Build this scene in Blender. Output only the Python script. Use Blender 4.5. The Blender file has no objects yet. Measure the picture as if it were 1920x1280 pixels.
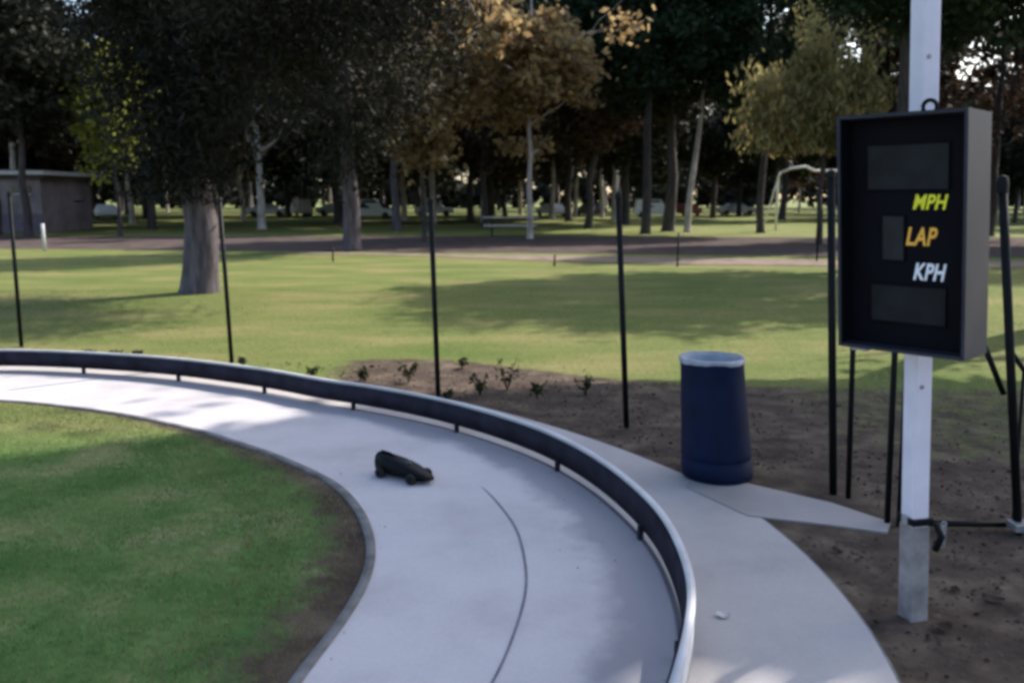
import bpy, bmesh, math, random
import numpy as np
from mathutils import Vector, Matrix, noise as mnoise

R = math.radians
scene = bpy.context.scene
COL = scene.collection

# ------------------------------------------------------------------ camera, sky, sun, exposure
PITCH = 0.16595
cam_data = bpy.data.cameras.new('camera')
cam_data.sensor_width = 36.0
cam_data.lens = 30.0
cam_data.clip_start = 0.05
cam_data.clip_end = 4000.0
cam_data.dof.use_dof = True
cam_data.dof.focus_distance = 5.5
cam_data.dof.aperture_fstop = 2.0
camera = bpy.data.objects.new('camera', cam_data)
camera.location = (0, 0, 2.0)
camera.rotation_euler = (math.pi / 2 - PITCH, 0, 0)
COL.objects.link(camera)
scene.camera = camera

SUN_AZ = math.atan2(0.76, 0.65)          # measured from +Y towards +X
SUN_EL = R(40)
world = bpy.data.worlds.new('World')
scene.world = world
world.use_nodes = True
wn = world.node_tree
sky = wn.nodes.new('ShaderNodeTexSky')
sky.sky_type = 'NISHITA'
sky.sun_disc = False
sky.sun_elevation = SUN_EL
sky.sun_rotation = SUN_AZ
sky.air_density = 1.0
sky.dust_density = 2.2
sky.ozone_density = 1.3
wn.links.new(sky.outputs[0], wn.nodes['Background'].inputs[0])
wn.nodes['Background'].inputs[1].default_value = 0.145

sun_data = bpy.data.lights.new('sun', 'SUN')
sun_data.energy = 3.4
sun_data.angle = R(0.6)
sun_data.color = (1.0, 0.93, 0.84)
sun = bpy.data.objects.new('sun', sun_data)
sdir = Vector((math.sin(SUN_AZ) * math.cos(SUN_EL), math.cos(SUN_AZ) * math.cos(SUN_EL), math.sin(SUN_EL)))
sun.rotation_euler = sdir.to_track_quat('Z', 'Y').to_euler()
sun.location = (20, 20, 40)
COL.objects.link(sun)

scene.view_settings.view_transform = 'Standard'
scene.view_settings.look = 'None'
scene.view_settings.gamma = 1.0
scene.view_settings.use_curve_mapping = False
scene.view_settings.exposure = 1.32
scene.cycles.pixel_filter_type = 'BLACKMAN_HARRIS'
scene.cycles.filter_width = 3.3
scene.cycles.max_bounces = 8
scene.cycles.transparent_max_bounces = 4

# ------------------------------------------------------------------ helpers
def tag(o, label=None, cat=None, group=None, kind=None):
    if label: o['label'] = label
    if cat: o['category'] = cat
    if group: o['group'] = group
    if kind: o['kind'] = kind
    return o

def empty(name, loc=(0, 0, 0), rz=0):
    o = bpy.data.objects.new(name, None)
    o.empty_display_size = 0.2
    o.location = loc
    o.rotation_euler = (0, 0, rz)
    COL.objects.link(o)
    return o

def link(name, me, parent=None, loc=(0, 0, 0), rz=0):
    o = bpy.data.objects.new(name, me)
    o.location = loc
    o.rotation_euler = (0, 0, rz)
    COL.objects.link(o)
    if parent: o.parent = parent
    return o

def copy_tree(o, parent=None):
    c = o.copy()
    COL.objects.link(c)
    c.parent = parent
    for ch in list(o.children):
        copy_tree(ch, c)
    return c

def np_mesh(name, V, Q, mat, smooth=False, attrs=None):
    """V (n,3), Q (m,4) or (m,3)"""
    V = np.asarray(V, np.float32); Q = np.asarray(Q, np.int32)
    me = bpy.data.meshes.new(name)
    n, k = Q.shape
    me.vertices.add(len(V)); me.vertices.foreach_set('co', V.ravel())
    me.loops.add(n * k); me.loops.foreach_set('vertex_index', Q.ravel())
    me.polygons.add(n)
    me.polygons.foreach_set('loop_start', np.arange(n, dtype=np.int32) * k)
    me.polygons.foreach_set('loop_total', np.full(n, k, np.int32))
    if smooth: me.polygons.foreach_set('use_smooth', np.ones(n, bool))
    if attrs:
        for an, av in attrs.items():
            a = me.attributes.new(an, 'FLOAT', 'POINT')
            a.data.foreach_set('value', np.asarray(av, np.float32))
    me.materials.append(mat)
    me.update(calc_edges=True)
    me.validate()
    return me

class MB:
    """collects shapes, then builds ONE mesh object"""
    def __init__(self): self.v = []; self.f = []
    def add(self, vs, fs):
        b = len(self.v)
        self.v += [tuple(p) for p in vs]
        self.f += [tuple(i + b for i in f) for f in fs]
        return self
    def box(self, c, s, rz=0, m=None):
        x, y, z = s[0] / 2, s[1] / 2, s[2] / 2
        vs = [Vector((a, b, d)) for a in (-x, x) for b in (-y, y) for d in (-z, z)]
        if rz: vs = [Matrix.Rotation(rz, 3, 'Z') @ p for p in vs]
        if m: vs = [m @ p for p in vs]
        vs = [p + Vector(c) for p in vs]
        return self.add(vs, [(0, 1, 3, 2), (4, 6, 7, 5), (0, 4, 5, 1), (2, 3, 7, 6), (0, 2, 6, 4), (1, 5, 7, 3)])
    def tube(self, pts, rad, n=8, cap=True):
        pts = [Vector(p) for p in pts]
        if not hasattr(rad, '__len__'): rad = [rad] * len(pts)
        vs = []
        up = Vector((0.12, 0.3, 1)).normalized()
        for i, p in enumerate(pts):
            d = (pts[min(i + 1, len(pts) - 1)] - pts[max(i - 1, 0)]).normalized()
            a = d.cross(up)
            if a.length < 0.05: a = d.cross(Vector((1, 0, 0)))
            a.normalize(); b = d.cross(a)
            for k in range(n):
                t = 2 * math.pi * k / n
                vs.append(p + (a * math.cos(t) + b * math.sin(t)) * rad[i])
        fs = []
        for i in range(len(pts) - 1):
            for k in range(n):
                k2 = (k + 1) % n
                fs.append((i * n + k, i * n + k2, (i + 1) * n + k2, (i + 1) * n + k))
        if cap:
            fs.append(tuple(range(n))[::-1]); fs.append(tuple((len(pts) - 1) * n + k for k in range(n)))
        return self.add(vs, fs)
    def lathe(self, prof, n=40, wob=None):
        vs = []
        for i, (r, z) in enumerate(prof):
            for k in range(n):
                t = 2 * math.pi * k / n
                rr, zz = (r, z) if wob is None else wob(i, r, z, t)
                vs.append((rr * math.cos(t), rr * math.sin(t), zz))
        fs = []
        for i in range(len(prof) - 1):
            for k in range(n):
                k2 = (k + 1) % n
                fs.append((i * n + k, i * n + k2, (i + 1) * n + k2, (i + 1) * n + k))
        return self.add(vs, fs)
    def build(self, name, mat, parent=None, smooth=False, bevel=0, loc=(0, 0, 0), rz=0):
        me = bpy.data.meshes.new(name)
        me.from_pydata([tuple(p) for p in self.v], [], self.f)
        bm = bmesh.new(); bm.from_mesh(me)
        bmesh.ops.recalc_face_normals(bm, faces=bm.faces)
        if bevel:
            bmesh.ops.bevel(bm, geom=list(bm.edges), offset=bevel, segments=2, affect='EDGES', profile=0.5)
        bm.to_mesh(me); bm.free()
        if smooth:
            me.polygons.foreach_set('use_smooth', np.ones(len(me.polygons), bool))
        me.materials.append(mat)
        me.update()
        return link(name, me, parent, loc, rz)

# ------------------------------------------------------------------ materials
def new_mat(name):
    m = bpy.data.materials.new(name); m.use_nodes = True
    nt = m.node_tree
    return m, nt, nt.nodes['Principled BSDF']

def ramp(nt, fac, stops, interp='LINEAR'):
    r = nt.nodes.new('ShaderNodeValToRGB')
    r.color_ramp.interpolation = interp
    el = r.color_ramp.elements
    while len(el) < len(stops): el.new(0.5)
    for e, (p, c) in zip(el, stops):
        e.position = p; e.color = (*c, 1) if len(c) == 3 else c
    nt.links.new(fac, r.inputs[0])
    return r.outputs[0]

def noise(nt, scale, detail=4, rough=0.55, coord='Object', stretch=None, dist=0.0):
    tc = nt.nodes.new('ShaderNodeTexCoord')
    n = nt.nodes.new('ShaderNodeTexNoise')
    n.inputs['Scale'].default_value = scale; n.inputs['Detail'].default_value = detail
    n.inputs['Roughness'].default_value = rough; n.inputs['Distortion'].default_value = dist
    src = tc.outputs[coord]
    if stretch:
        mp = nt.nodes.new('ShaderNodeMapping'); mp.inputs['Scale'].default_value = stretch
        nt.links.new(src, mp.inputs[0]); src = mp.outputs[0]
    nt.links.new(src, n.inputs['Vector'])
    return n.outputs['Fac']

def mix(nt, fac, a, b, mode='MIX'):
    m = nt.nodes.new('ShaderNodeMix'); m.data_type = 'RGBA'; m.blend_type = mode
    for s, v in ((m.inputs['Factor'], fac), (m.inputs['A'], a), (m.inputs['B'], b)):
        if isinstance(v, (int, float)): s.default_value = v
        elif isinstance(v, tuple): s.default_value = (*v, 1)
        else: nt.links.new(v, s)
    return m.outputs['Result']

def attr(nt, name):
    a = nt.nodes.new('ShaderNodeAttribute'); a.attribute_name = name
    return a.outputs['Fac']

def bump(nt, h, strength, dist, bsdf):
    b = nt.nodes.new('ShaderNodeBump'); b.inputs['Strength'].default_value = strength
    b.inputs['Distance'].default_value = dist
    nt.links.new(h, b.inputs['Height']); nt.links.new(b.outputs[0], bsdf.inputs['Normal'])

def simple(name, col, rough=0.7, var=0.25, scale=6.0, metallic=0.0, bmp=0.2, bscale=60, spec=0.4):
    m, nt, p = new_mat(name)
    lo = tuple(c * (1 - var) for c in col); hi = tuple(min(c * (1 + var), 0.95) for c in col)
    nt.links.new(ramp(nt, noise(nt, scale), [(0.3, lo), (0.7, hi)]), p.inputs['Base Color'])
    p.inputs['Roughness'].default_value = rough; p.inputs['Metallic'].default_value = metallic
    p.inputs['Specular IOR Level'].default_value = spec
    if bmp: bump(nt, noise(nt, bscale), bmp, 0.004, p)
    return m

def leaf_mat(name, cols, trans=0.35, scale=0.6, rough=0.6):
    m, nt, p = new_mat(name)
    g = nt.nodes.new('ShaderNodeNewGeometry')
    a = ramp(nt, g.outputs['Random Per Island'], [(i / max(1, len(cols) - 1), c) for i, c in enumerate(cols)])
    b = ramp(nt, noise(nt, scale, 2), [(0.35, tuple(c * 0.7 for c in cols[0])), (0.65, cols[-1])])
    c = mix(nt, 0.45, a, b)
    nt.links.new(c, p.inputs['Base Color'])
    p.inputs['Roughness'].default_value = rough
    p.inputs['Specular IOR Level'].default_value = 0.06
    t = nt.nodes.new('ShaderNodeBsdfTranslucent')
    nt.links.new(c, t.inputs[0])
    ms = nt.nodes.new('ShaderNodeMixShader'); ms.inputs[0].default_value = trans
    nt.links.new(p.outputs[0], ms.inputs[1]); nt.links.new(t.outputs[0], ms.inputs[2])
    nt.links.new(ms.outputs[0], nt.nodes['Material Output'].inputs['Surface'])
    return m

def bark_mat(name, dark, light, stretch=(1, 1, 0.25), scale=7):
    m, nt, p = new_mat(name)
    f = noise(nt, scale, 6, 0.65, stretch=stretch)
    nt.links.new(ramp(nt, f, [(0.32, dark), (0.66, light)]), p.inputs['Base Color'])
    p.inputs['Roughness'].default_value = 0.9
    bump(nt, f, 0.8, 0.03, p)
    return m

M = {}
# ground: lawn with dry and bare patches, dirt by attribute
m, nt, p = new_mat('lawn')
g1 = ramp(nt, noise(nt, 0.35, 5, 0.6, stretch=(1, 2.2, 1)), [(0.30, (0.095, 0.135, 0.032)), (0.50, (0.145, 0.167, 0.050)), (0.70, (0.23, 0.20, 0.085))])
g2 = ramp(nt, noise(nt, 14, 4, 0.7), [(0.25, (0.62, 0.62, 0.62)), (0.75, (1.2, 1.2, 1.2))])
g = mix(nt, 1.0, g1, g2, 'MULTIPLY')
gi = mix(nt, attr(nt, 'green'), g, mix(nt, 1.0, ramp(nt, noise(nt, 1.3, 4), [(0.36, (0.06, 0.14, 0.035)), (0.52, (0.12, 0.20, 0.06)), (0.66, (0.25, 0.25, 0.12))]), g2, 'MULTIPLY'))
d1 = ramp(nt, noise(nt, 3.0, 6, 0.65), [(0.3, (0.038, 0.027, 0.021)), (0.5, (0.085, 0.062, 0.047)), (0.72, (0.175, 0.135, 0.095))])
mm = nt.nodes.new('ShaderNodeMath'); mm.operation = 'ADD'
nt.links.new(attr(nt, 'dirt_shade'), mm.inputs[0])
ns = nt.nodes.new('ShaderNodeMath'); ns.operation = 'MULTIPLY_ADD'
nt.links.new(noise(nt, 5, 5, 0.7), ns.inputs[0]); ns.inputs[1].default_value = 1.1; ns.inputs[2].default_value = -0.55
nt.links.new(ns.outputs[0], mm.inputs[1])
dm = ramp(nt, mm.outputs[0], [(0.35, (0, 0, 0)), (0.65, (1, 1, 1))])
nt.links.new(mix(nt, dm, gi, d1), p.inputs['Base Color'])
p.inputs['Roughness'].default_value = 0.95; p.inputs['Specular IOR Level'].default_value = 0.1
bump(nt, noise(nt, 30, 5, 0.8), 0.7, 0.03, p)
M['lawn'] = m

def concrete(name, base, edge_col, edge_dark=True):
    m, nt, p = new_mat(name)
    a = ramp(nt, noise(nt, 1.1, 6, 0.62), [(0.28, tuple(c * 0.80 for c in base)), (0.5, base), (0.72, tuple(c * 1.10 for c in base))])
    b = ramp(nt, noise(nt, 90, 3, 0.7), [(0.2, (0.86, 0.86, 0.86)), (0.8, (1.08, 1.08, 1.08))])
    c = mix(nt, 1.0, a, b, 'MULTIPLY')
    if edge_dark:
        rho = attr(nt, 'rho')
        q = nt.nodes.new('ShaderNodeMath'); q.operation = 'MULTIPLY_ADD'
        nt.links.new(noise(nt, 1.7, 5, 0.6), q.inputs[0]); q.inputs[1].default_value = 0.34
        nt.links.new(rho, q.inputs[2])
        s = ramp(nt, q.outputs[0], [(0.0, (0.5, 0.5, 0.5)), (0.15, (0, 0, 0)), (0.90, (0, 0, 0)), (1.0, (0.8, 0.8, 0.8))])  # darker band towards the outer edge, grime at the inner
        c = mix(nt, s, c, edge_col)
    nt.links.new(c, p.inputs['Base Color'])
    p.inputs['Roughness'].default_value = 0.72
    bump(nt, noise(nt, 120, 4, 0.7), 0.25, 0.004, p)
    return m
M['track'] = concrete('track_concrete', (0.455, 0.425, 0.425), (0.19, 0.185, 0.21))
M['walk'] = concrete('walk_concrete', (0.355, 0.33, 0.32), (0.2, 0.2, 0.2), edge_dark=False)
M['pad'] = concrete('pad_concrete', (0.27, 0.25, 0.24), (0.2, 0.2, 0.2), edge_dark=False)
M['kerb'] = simple('kerb', (0.13, 0.125, 0.12), 0.9, 0.4, 8)
M['asphalt'] = simple('asphalt', (0.082, 0.064, 0.058), 0.95, 0.3, 1.2, spec=0.03)
M['sandpath'] = simple('sandpath', (0.20, 0.155, 0.125), 0.95, 0.25, 1.5, spec=0.05)
M['rail_dark'] = simple('rail_dark', (0.017, 0.015, 0.024), 0.75, 0.5, 5, bmp=0.3, bscale=30, spec=0.12)
M['rail_white'] = simple('rail_white', (0.47, 0.46, 0.47), 0.6, 0.15, 4)
M['sealant'] = simple('sealant', (0.06, 0.06, 0.075), 0.8, 0.3, 9)
M['seam'] = simple('seam', (0.13, 0.13, 0.16), 0.8, 0.3, 9)
M['black_metal'] = simple('black_metal', (0.004, 0.0045, 0.005), 0.6, 0.4, 12, spec=0.15)
M['grey_metal'] = simple('grey_metal', (0.30, 0.30, 0.31), 0.4, 0.3, 12, metallic=0.6)
M['white_paint'] = simple('white_paint', (0.66, 0.62, 0.69), 0.5, 0.1, 5, bmp=0.15)
M['cabinet'] = simple('cabinet', (0.020, 0.020, 0.032), 0.6, 0.25, 7, bmp=0.15, spec=0.3)
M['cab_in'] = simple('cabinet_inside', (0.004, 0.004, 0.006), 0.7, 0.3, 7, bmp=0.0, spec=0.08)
M['face'] = simple('sign_face', (0.0045, 0.004, 0.007), 0.7, 0.2, 7, bmp=0.0, spec=0.08)
M['window_dark'] = simple('display_window', (0.011, 0.012, 0.015), 0.5, 0.35, 10, bmp=0.0, spec=0.15)
M['window_grey'] = simple('display_window_grey', (0.022, 0.022, 0.024), 0.5, 0.25, 10, bmp=0.0, spec=0.15)
M['t_yellow'] = simple('lettering_yellow', (0.85, 0.80, 0.03), 0.5, 0.08, 30, bmp=0.0)
M['t_orange'] = simple('lettering_orange', (0.95, 0.45, 0.06), 0.5, 0.08, 30, bmp=0.0)
M['t_white'] = simple('lettering_white', (0.85, 0.85, 0.90), 0.5, 0.05, 30, bmp=0.0)
M['barrel'] = simple('barrel_blue', (0.0025, 0.0075, 0.030), 0.65, 0.25, 9, bmp=0.25, bscale=20, spec=0.15)
M['liner'] = simple('bin_liner', (0.26, 0.28, 0.32), 0.4, 0.15, 10)
M['car_black'] = simple('car_black', (0.003, 0.003, 0.0045), 0.5, 0.2, 20, bmp=0.0, spec=0.12)
M['car_grey'] = simple('car_pan', (0.16, 0.16, 0.18), 0.5, 0.2, 20, bmp=0.0)
M['rubber'] = simple('rubber', (0.006, 0.006, 0.006), 0.85, 0.3, 20)
M['wood'] = simple('bench_wood', (0.50, 0.47, 0.42), 0.8, 0.2, 3)
M['wall_pink'] = simple('wall_pink', (0.22, 0.175, 0.185), 0.9, 0.3, 0.8)
M['roof_trim'] = simple('roof_trim', (0.55, 0.54, 0.54), 0.7, 0.15, 2)
M['roof'] = simple('roof_brown', (0.07, 0.05, 0.05), 0.9, 0.3, 3)
M['door'] = simple('door_grey', (0.12, 0.12, 0.13), 0.6, 0.2, 3)
M['car_white'] = simple('paint_white', (0.75, 0.75, 0.76), 0.3, 0.04, 2, bmp=0)
M['car_silver'] = simple('paint_silver', (0.42, 0.43, 0.45), 0.3, 0.05, 2, metallic=0.4, bmp=0)
M['car_dark'] = simple('paint_dark', (0.04, 0.045, 0.07), 0.3, 0.05, 2, bmp=0)
M['car_red'] = simple('paint_red', (0.22, 0.03, 0.03), 0.3, 0.05, 2, bmp=0)
M['glass'] = simple('glass_dark', (0.03, 0.035, 0.04), 0.1, 0.1, 2, bmp=0, spec=0.6)

M['bark_grey'] = bark_mat('bark_grey', (0.022, 0.017, 0.019), (0.125, 0.10, 0.11), (1, 1, 0.14), 9)
M['bark_dark'] = bark_mat('bark_dark', (0.02, 0.016, 0.015), (0.065, 0.05, 0.048))
M['bark_pale'] = bark_mat('bark_pale', (0.20, 0.16, 0.14), (0.52, 0.46, 0.42), (1, 1, 0.5), 3)
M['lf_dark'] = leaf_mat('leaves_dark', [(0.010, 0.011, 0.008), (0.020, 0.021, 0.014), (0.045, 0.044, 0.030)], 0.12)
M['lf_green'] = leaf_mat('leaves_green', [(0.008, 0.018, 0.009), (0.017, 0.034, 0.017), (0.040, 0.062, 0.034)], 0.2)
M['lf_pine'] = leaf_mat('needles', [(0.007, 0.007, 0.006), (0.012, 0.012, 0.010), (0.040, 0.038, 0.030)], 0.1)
M['lf_grey'] = leaf_mat('needles_grey', [(0.018, 0.017, 0.014), (0.045, 0.045, 0.034), (0.13, 0.125, 0.095)], 0.3)
M['lf_autumn'] = leaf_mat('leaves_autumn', [(0.15, 0.085, 0.045), (0.32, 0.20, 0.090), (0.50, 0.40, 0.19)], 0.55)
M['lf_ygreen'] = leaf_mat('leaves_yellow_green', [(0.13, 0.13, 0.05), (0.25, 0.23, 0.09), (0.42, 0.33, 0.15)], 0.55)
M['lf_bright'] = leaf_mat('leaves_bright', [(0.17, 0.20, 0.04), (0.31, 0.33, 0.06), (0.42, 0.42, 0.10)], 0.5)
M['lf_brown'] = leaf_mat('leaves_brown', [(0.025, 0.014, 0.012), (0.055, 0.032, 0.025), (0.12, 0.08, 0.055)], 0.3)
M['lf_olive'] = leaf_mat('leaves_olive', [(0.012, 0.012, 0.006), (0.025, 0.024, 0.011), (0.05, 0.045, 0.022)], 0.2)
M['grass_in'] = leaf_mat('grass_infield', [(0.065, 0.16, 0.035), (0.14, 0.25, 0.06), (0.33, 0.33, 0.14)], 0.45, 1.6)
M['grass_out'] = leaf_mat('grass_lawn', [(0.17, 0.20, 0.065), (0.26, 0.26, 0.095), (0.38, 0.33, 0.16)], 0.5, 0.5)
M['grass_dry'] = leaf_mat('grass_dry', [(0.13, 0.095, 0.05), (0.20, 0.15, 0.08), (0.27, 0.21, 0.12)], 0.3, 1.0)
M['weed'] = leaf_mat('weed_leaves', [(0.014, 0.016, 0.008), (0.03, 0.035, 0.015), (0.05, 0.06, 0.025)], 0.2, 3)
M['dead_leaf'] = leaf_mat('dead_leaf', [(0.03, 0.02, 0.015), (0.06, 0.04, 0.03)], 0.1, 3)

# ------------------------------------------------------------------ the closed track: its two edges as distance from the centre
CX, CY = -5.37, 3.55
def edge(pts, r0, shift=0.0):
    a = [(math.atan2(y - CY, x - CX), math.hypot(x - CX, y - CY)) for x, y in pts]
    a.sort()
    th = np.array([q[0] for q in a]); rr = np.array([q[1] for q in a])
    th = np.r_[-math.pi, th[0] - 0.9, th, th[-1] + 0.7, math.pi]; rr = np.r_[r0, r0, rr, r0, r0]
    g = np.linspace(-math.pi, math.pi, 721)
    v = np.interp(g, th, rr)
    k = np.hanning(21); k /= k.sum()
    v = v + shift
    v = np.convolve(np.r_[v[-33:-1], v, v[1:33]], k, 'same')[32:-32]
    return lambda t: np.interp((np.asarray(t) + math.pi) % (2 * math.pi) - math.pi, g, v)
r_in = edge([(-5.15, 8.37), (-4.18, 8.04), (-3.2, 7.54), (-2.26, 6.85), (-1.63, 6.27), (-1.21, 5.78), (-0.92, 5.17), (-0.77, 4.59), (-0.75, 4.18), (-0.8, 3.74), (-0.89, 3.29)], 4.62)
r_out = edge([(-6.02, 9.88), (-4.65, 9.63), (-3.02, 8.96), (-1.88, 8.2), (-0.67, 7.4), (-0.04, 6.74), (0.31, 6.25), (0.6, 5.61), (0.8, 4.87), (0.85, 4.56), (0.85, 3.98), (0.84, 3.75), (0.765, 3.41), (0.595, 2.89), (0.38, 2.35), (0.10, 1.8)], 6.2, -0.022)
r_walk = edge([(-7.2, 10.75), (-5.6, 10.65), (-3.45, 10.05), (-1.85, 9.2), (0.19, 7.54), (0.83, 6.72), (1.15, 6.2), (1.42, 5.7), (1.57, 5.21), (1.66, 4.66), (1.69, 4.06), (1.67, 3.64), (1.58, 3.1), (1.45, 2.6)], 6.75)

def ring(name, fa, fb, z, mat, na=480, nb=8, smooth=True, parent=None, t0=-math.pi, t1=math.pi):
    t = np.linspace(t0, t1, na + 1)
    a, b = fa(t), fb(t)
    V = []; rho = []
    for j in range(nb + 1):
        s = j / nb; r = a + (b - a) * s
        V.append(np.c_[CX + r * np.cos(t), CY + r * np.sin(t), np.full(na + 1, z)]); rho.append(np.full(na + 1, s))
    V = np.concatenate(V); rho = np.concatenate(rho)
    i = np.arange(na); Q = []
    for j in range(nb):
        o = j * (na + 1)
        Q.append(np.c_[o + i, o + (na + 1) + i, o + (na + 1) + i + 1, o + i + 1])
    return link(name, np_mesh(name, V, np.concatenate(Q), mat, smooth, {'rho': rho}), parent)

def ring_solid(name, fa, fb, z0, z1, mat, na=480, parent=None, t0=-math.pi, t1=math.pi):
    t = np.linspace(t0, t1, na + 1); a, b = fa(t), fb(t)
    P = [(a, z0), (b, z0), (b, z1), (a, z1)]
    V = np.concatenate([np.c_[CX + r * np.cos(t), CY + r * np.sin(t), np.full(na + 1, z)] for r, z in P])
    n = na + 1; i = np.arange(na); Q = []
    for j in range(4):
        k = (j + 1) % 4
        Q.append(np.c_[j * n + i, j * n + i + 1, k * n + i + 1, k * n + i])
    if t1 - t0 < 6.28:
        Q.append(np.array([[0, n, 2 * n, 3 * n], [3 * n + na, 2 * n + na, n + na, na]]))
    return link(name, np_mesh(name, V, np.concatenate(Q), mat), parent)

# ------------------------------------------------------------------ ground
def grade(lo, hi, a, b, d, far):
    c = list(np.arange(a, b + 1e-6, d)); s = d
    x = a
    left = []
    while x > lo: s *= 1.35; x -= s; left.append(max(x, lo))
    s = d; x = b; right = []
    while x < hi: s *= 1.35; x += s; right.append(min(x, hi))
    return np.array(left[::-1] + c + right)
gx = grade(-1500, 1500, -9, 7, 0.1, 0); gy = grade(-800, 2500, 1.5, 13, 0.1, 0)
GX, GY = np.meshgrid(gx, gy)
th = np.arctan2(GY - CY, GX - CX); rr = np.hypot(GX - CX, GY - CY)
out = rr - r_walk(th)
bedline = np.interp(GX, [-6, -3.4, -2.4, -0.74, 0.26, 0.85, 1.98, 3.2, 4.5, 8, 20], [10.2, 10.35, 10.75, 10.5, 9.95, 9.5, 9.15, 9.05, 9.0, 8.8, 8.5])
bed = np.clip((bedline - GY) / 0.5 + 0.5, 0, 1) * (out > -0.5) * np.clip((GX + 2.6) / 1.2, 0, 1) * np.where(GY > 6.4, np.interp(GX, [0.9, 1.8, 2.6, 4], [1, 0.85, 0.8, 0.78]), 1)  # right of the barrel the soil mix also paints in deeper shade
# greener again behind the bottom rail of the fence, its deeper shade painted in as soil; bare soil in front of it
inside_fence = (GY > 5.0) & (GX > 2.6)
bed = np.where(inside_fence, bed * np.interp(GX, [2.6, 3.2, 5], [0.9, 0.78, 0.7]), bed)
bed = np.maximum(bed, np.clip((5.0 - GY) / 0.15, 0, 1) * (out > -0.5) * (GX > 0.4) * (GX < 12))
# worn bare rim of the infield
inn = r_in(th) - rr
rim = np.clip(1 - inn / np.interp(th, [-0.6, 0.0, 0.5, 1.0, 1.5], [0.6, 0.75, 0.55, 0.28, 0.12]), 0, 1) * (inn > -0.4) * 0.95
dirt_shade = np.maximum(bed, np.where(inn > -0.3, rim, 0))
green = np.clip((inn + 0.05) / 0.3, 0, 1) * 1.0
green = green * np.clip(1 - np.clip((GY - 5.9 - 0.45 * (GX + 5)) / 0.8, 0, 1) * 0.8, 0, 1)  # sunlit yellow of the far left infield corner put into the colour
green = np.maximum(green, 0.1 * np.clip((GX - 2.5) / 0.6, 0, 1) * np.clip((9.5 - GY) / 1.5, 0, 1))
V = np.c_[GX.ravel(), GY.ravel(), np.full(GX.size, 0.0)]
nx, ny = len(gx), len(gy)
ii = (np.arange(ny - 1)[:, None] * nx + np.arange(nx - 1)[None]).ravel()
ground = link('ground', np_mesh('ground', V, np.c_[ii, ii + 1, ii + nx + 1, ii + nx], M['lawn'], False, {'dirt_shade': dirt_shade.ravel(), 'green': green.ravel()}))
tag(ground, 'park lawn of green and dry yellow grass with bare brown soil by the track', kind='structure')

# ------------------------------------------------------------------ track, walk, pad, road, path
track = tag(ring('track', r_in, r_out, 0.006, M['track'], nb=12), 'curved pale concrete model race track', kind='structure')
tag(ring_solid('inner_kerb', lambda t: r_in(t) - 0.055, lambda t: r_in(t), -0.02, 0.012, M['kerb']), 'dark soil stained edging between infield grass and track', kind='structure')
walk = tag(ring('walkway', lambda t: r_out(t), r_walk, 0.006, M['walk'], nb=6), 'grey concrete walkway outside the guard rail', kind='structure')
ring_solid('walk_edge', lambda t: r_walk(t), lambda t: r_walk(t) + 0.012, -0.02, 0.005, M['kerb'], parent=walk)
ring('seam', lambda t: r_out(t) - 0.030, lambda t: r_out(t) - 0.004, 0.010, M['sealant'], nb=1, parent=track)
# crescent joint in the middle of the track surface
spt = [(-0.22, 5.75), (-0.11, 5.46), (0.02, 4.99), (0.07, 4.52), (0.07, 4.12), (0.01, 3.69), (-0.08, 3.29), (-0.24, 2.8)]
V = []; Q = []
for i in range(len(spt) * 6 - 5):
    f = i / 6; k = min(int(f), len(spt) - 2); u = f - k
    p0, p1, p2, p3 = [Vector(spt[min(max(k + j, 0), len(spt) - 1)]) for j in (-1, 0, 1, 2)]
    q = 0.5 * ((2 * p1) + (p2 - p0) * u + (2 * p0 - 5 * p1 + 4 * p2 - p3) * u * u + (3 * p1 - p0 - 3 * p2 + p3) * u ** 3)
    w = 0.007 * min(1, i / 8 + 0.15)
    V += [(q.x - w, q.y, 0.010), (q.x + w, q.y, 0.010)]
    if i: b = 2 * i; Q.append((b - 2, b - 1, b + 1, b))
link('joint', np_mesh('joint', V, Q, M['seam']), track)

def sheet(name, pts, z, mat, parent=None):
    me = bpy.data.meshes.new(name)
    me.from_pydata([(x, y, z) for x, y in pts], [], [tuple(range(len(pts)))])
    me.materials.append(mat); me.update()
    if me.polygons[0].normal.z < 0: me.flip_normals()
    return link(name, me, parent)
pad = MB()
pp = [(1.22, 5.72), (1.30, 5.93), (1.67, 5.80), (2.12, 5.41), (2.36, 5.06), (2.27, 4.90), (1.95, 5.03), (1.50, 5.18)]
n = len(pp)
pad.add([(x, y, -0.02) for x, y in pp] + [(x, y, 0.012) for x, y in pp], [tuple(range(n, 2 * n))] + [(i, (i + 1) % n, n + (i + 1) % n, n + i) for i in range(n)])
tag(pad.build('concrete_pad', M['pad']), 'pale concrete strip running from the blue barrel to the sign post', kind='structure')
road = sheet('road', [(-260, 36), (-20, 34.5), (0, 31.8), (12, 29.8), (30, 28.0), (60, 27), (200, 26), (200, 43), (60, 44), (30, 44.5), (12, 45), (0, 46), (-20, 46), (-260, 48)], 0.008, M['asphalt'])
tag(road, 'shaded grey asphalt park road crossing behind the lawn', kind='structure')
path = sheet('path', [(-9, 31.6), (-3, 29.9), (1, 27.6), (6, 26.0), (12, 25.2), (30, 24.2), (90, 23), (90, 25.5), (30, 26.4), (12, 27.6), (6, 29.2), (0, 30.6), (-9, 32.2)], 0.014, M['sandpath'])
tag(path, 'pale pinkish sandy path along the near side of the road', kind='structure')

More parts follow.
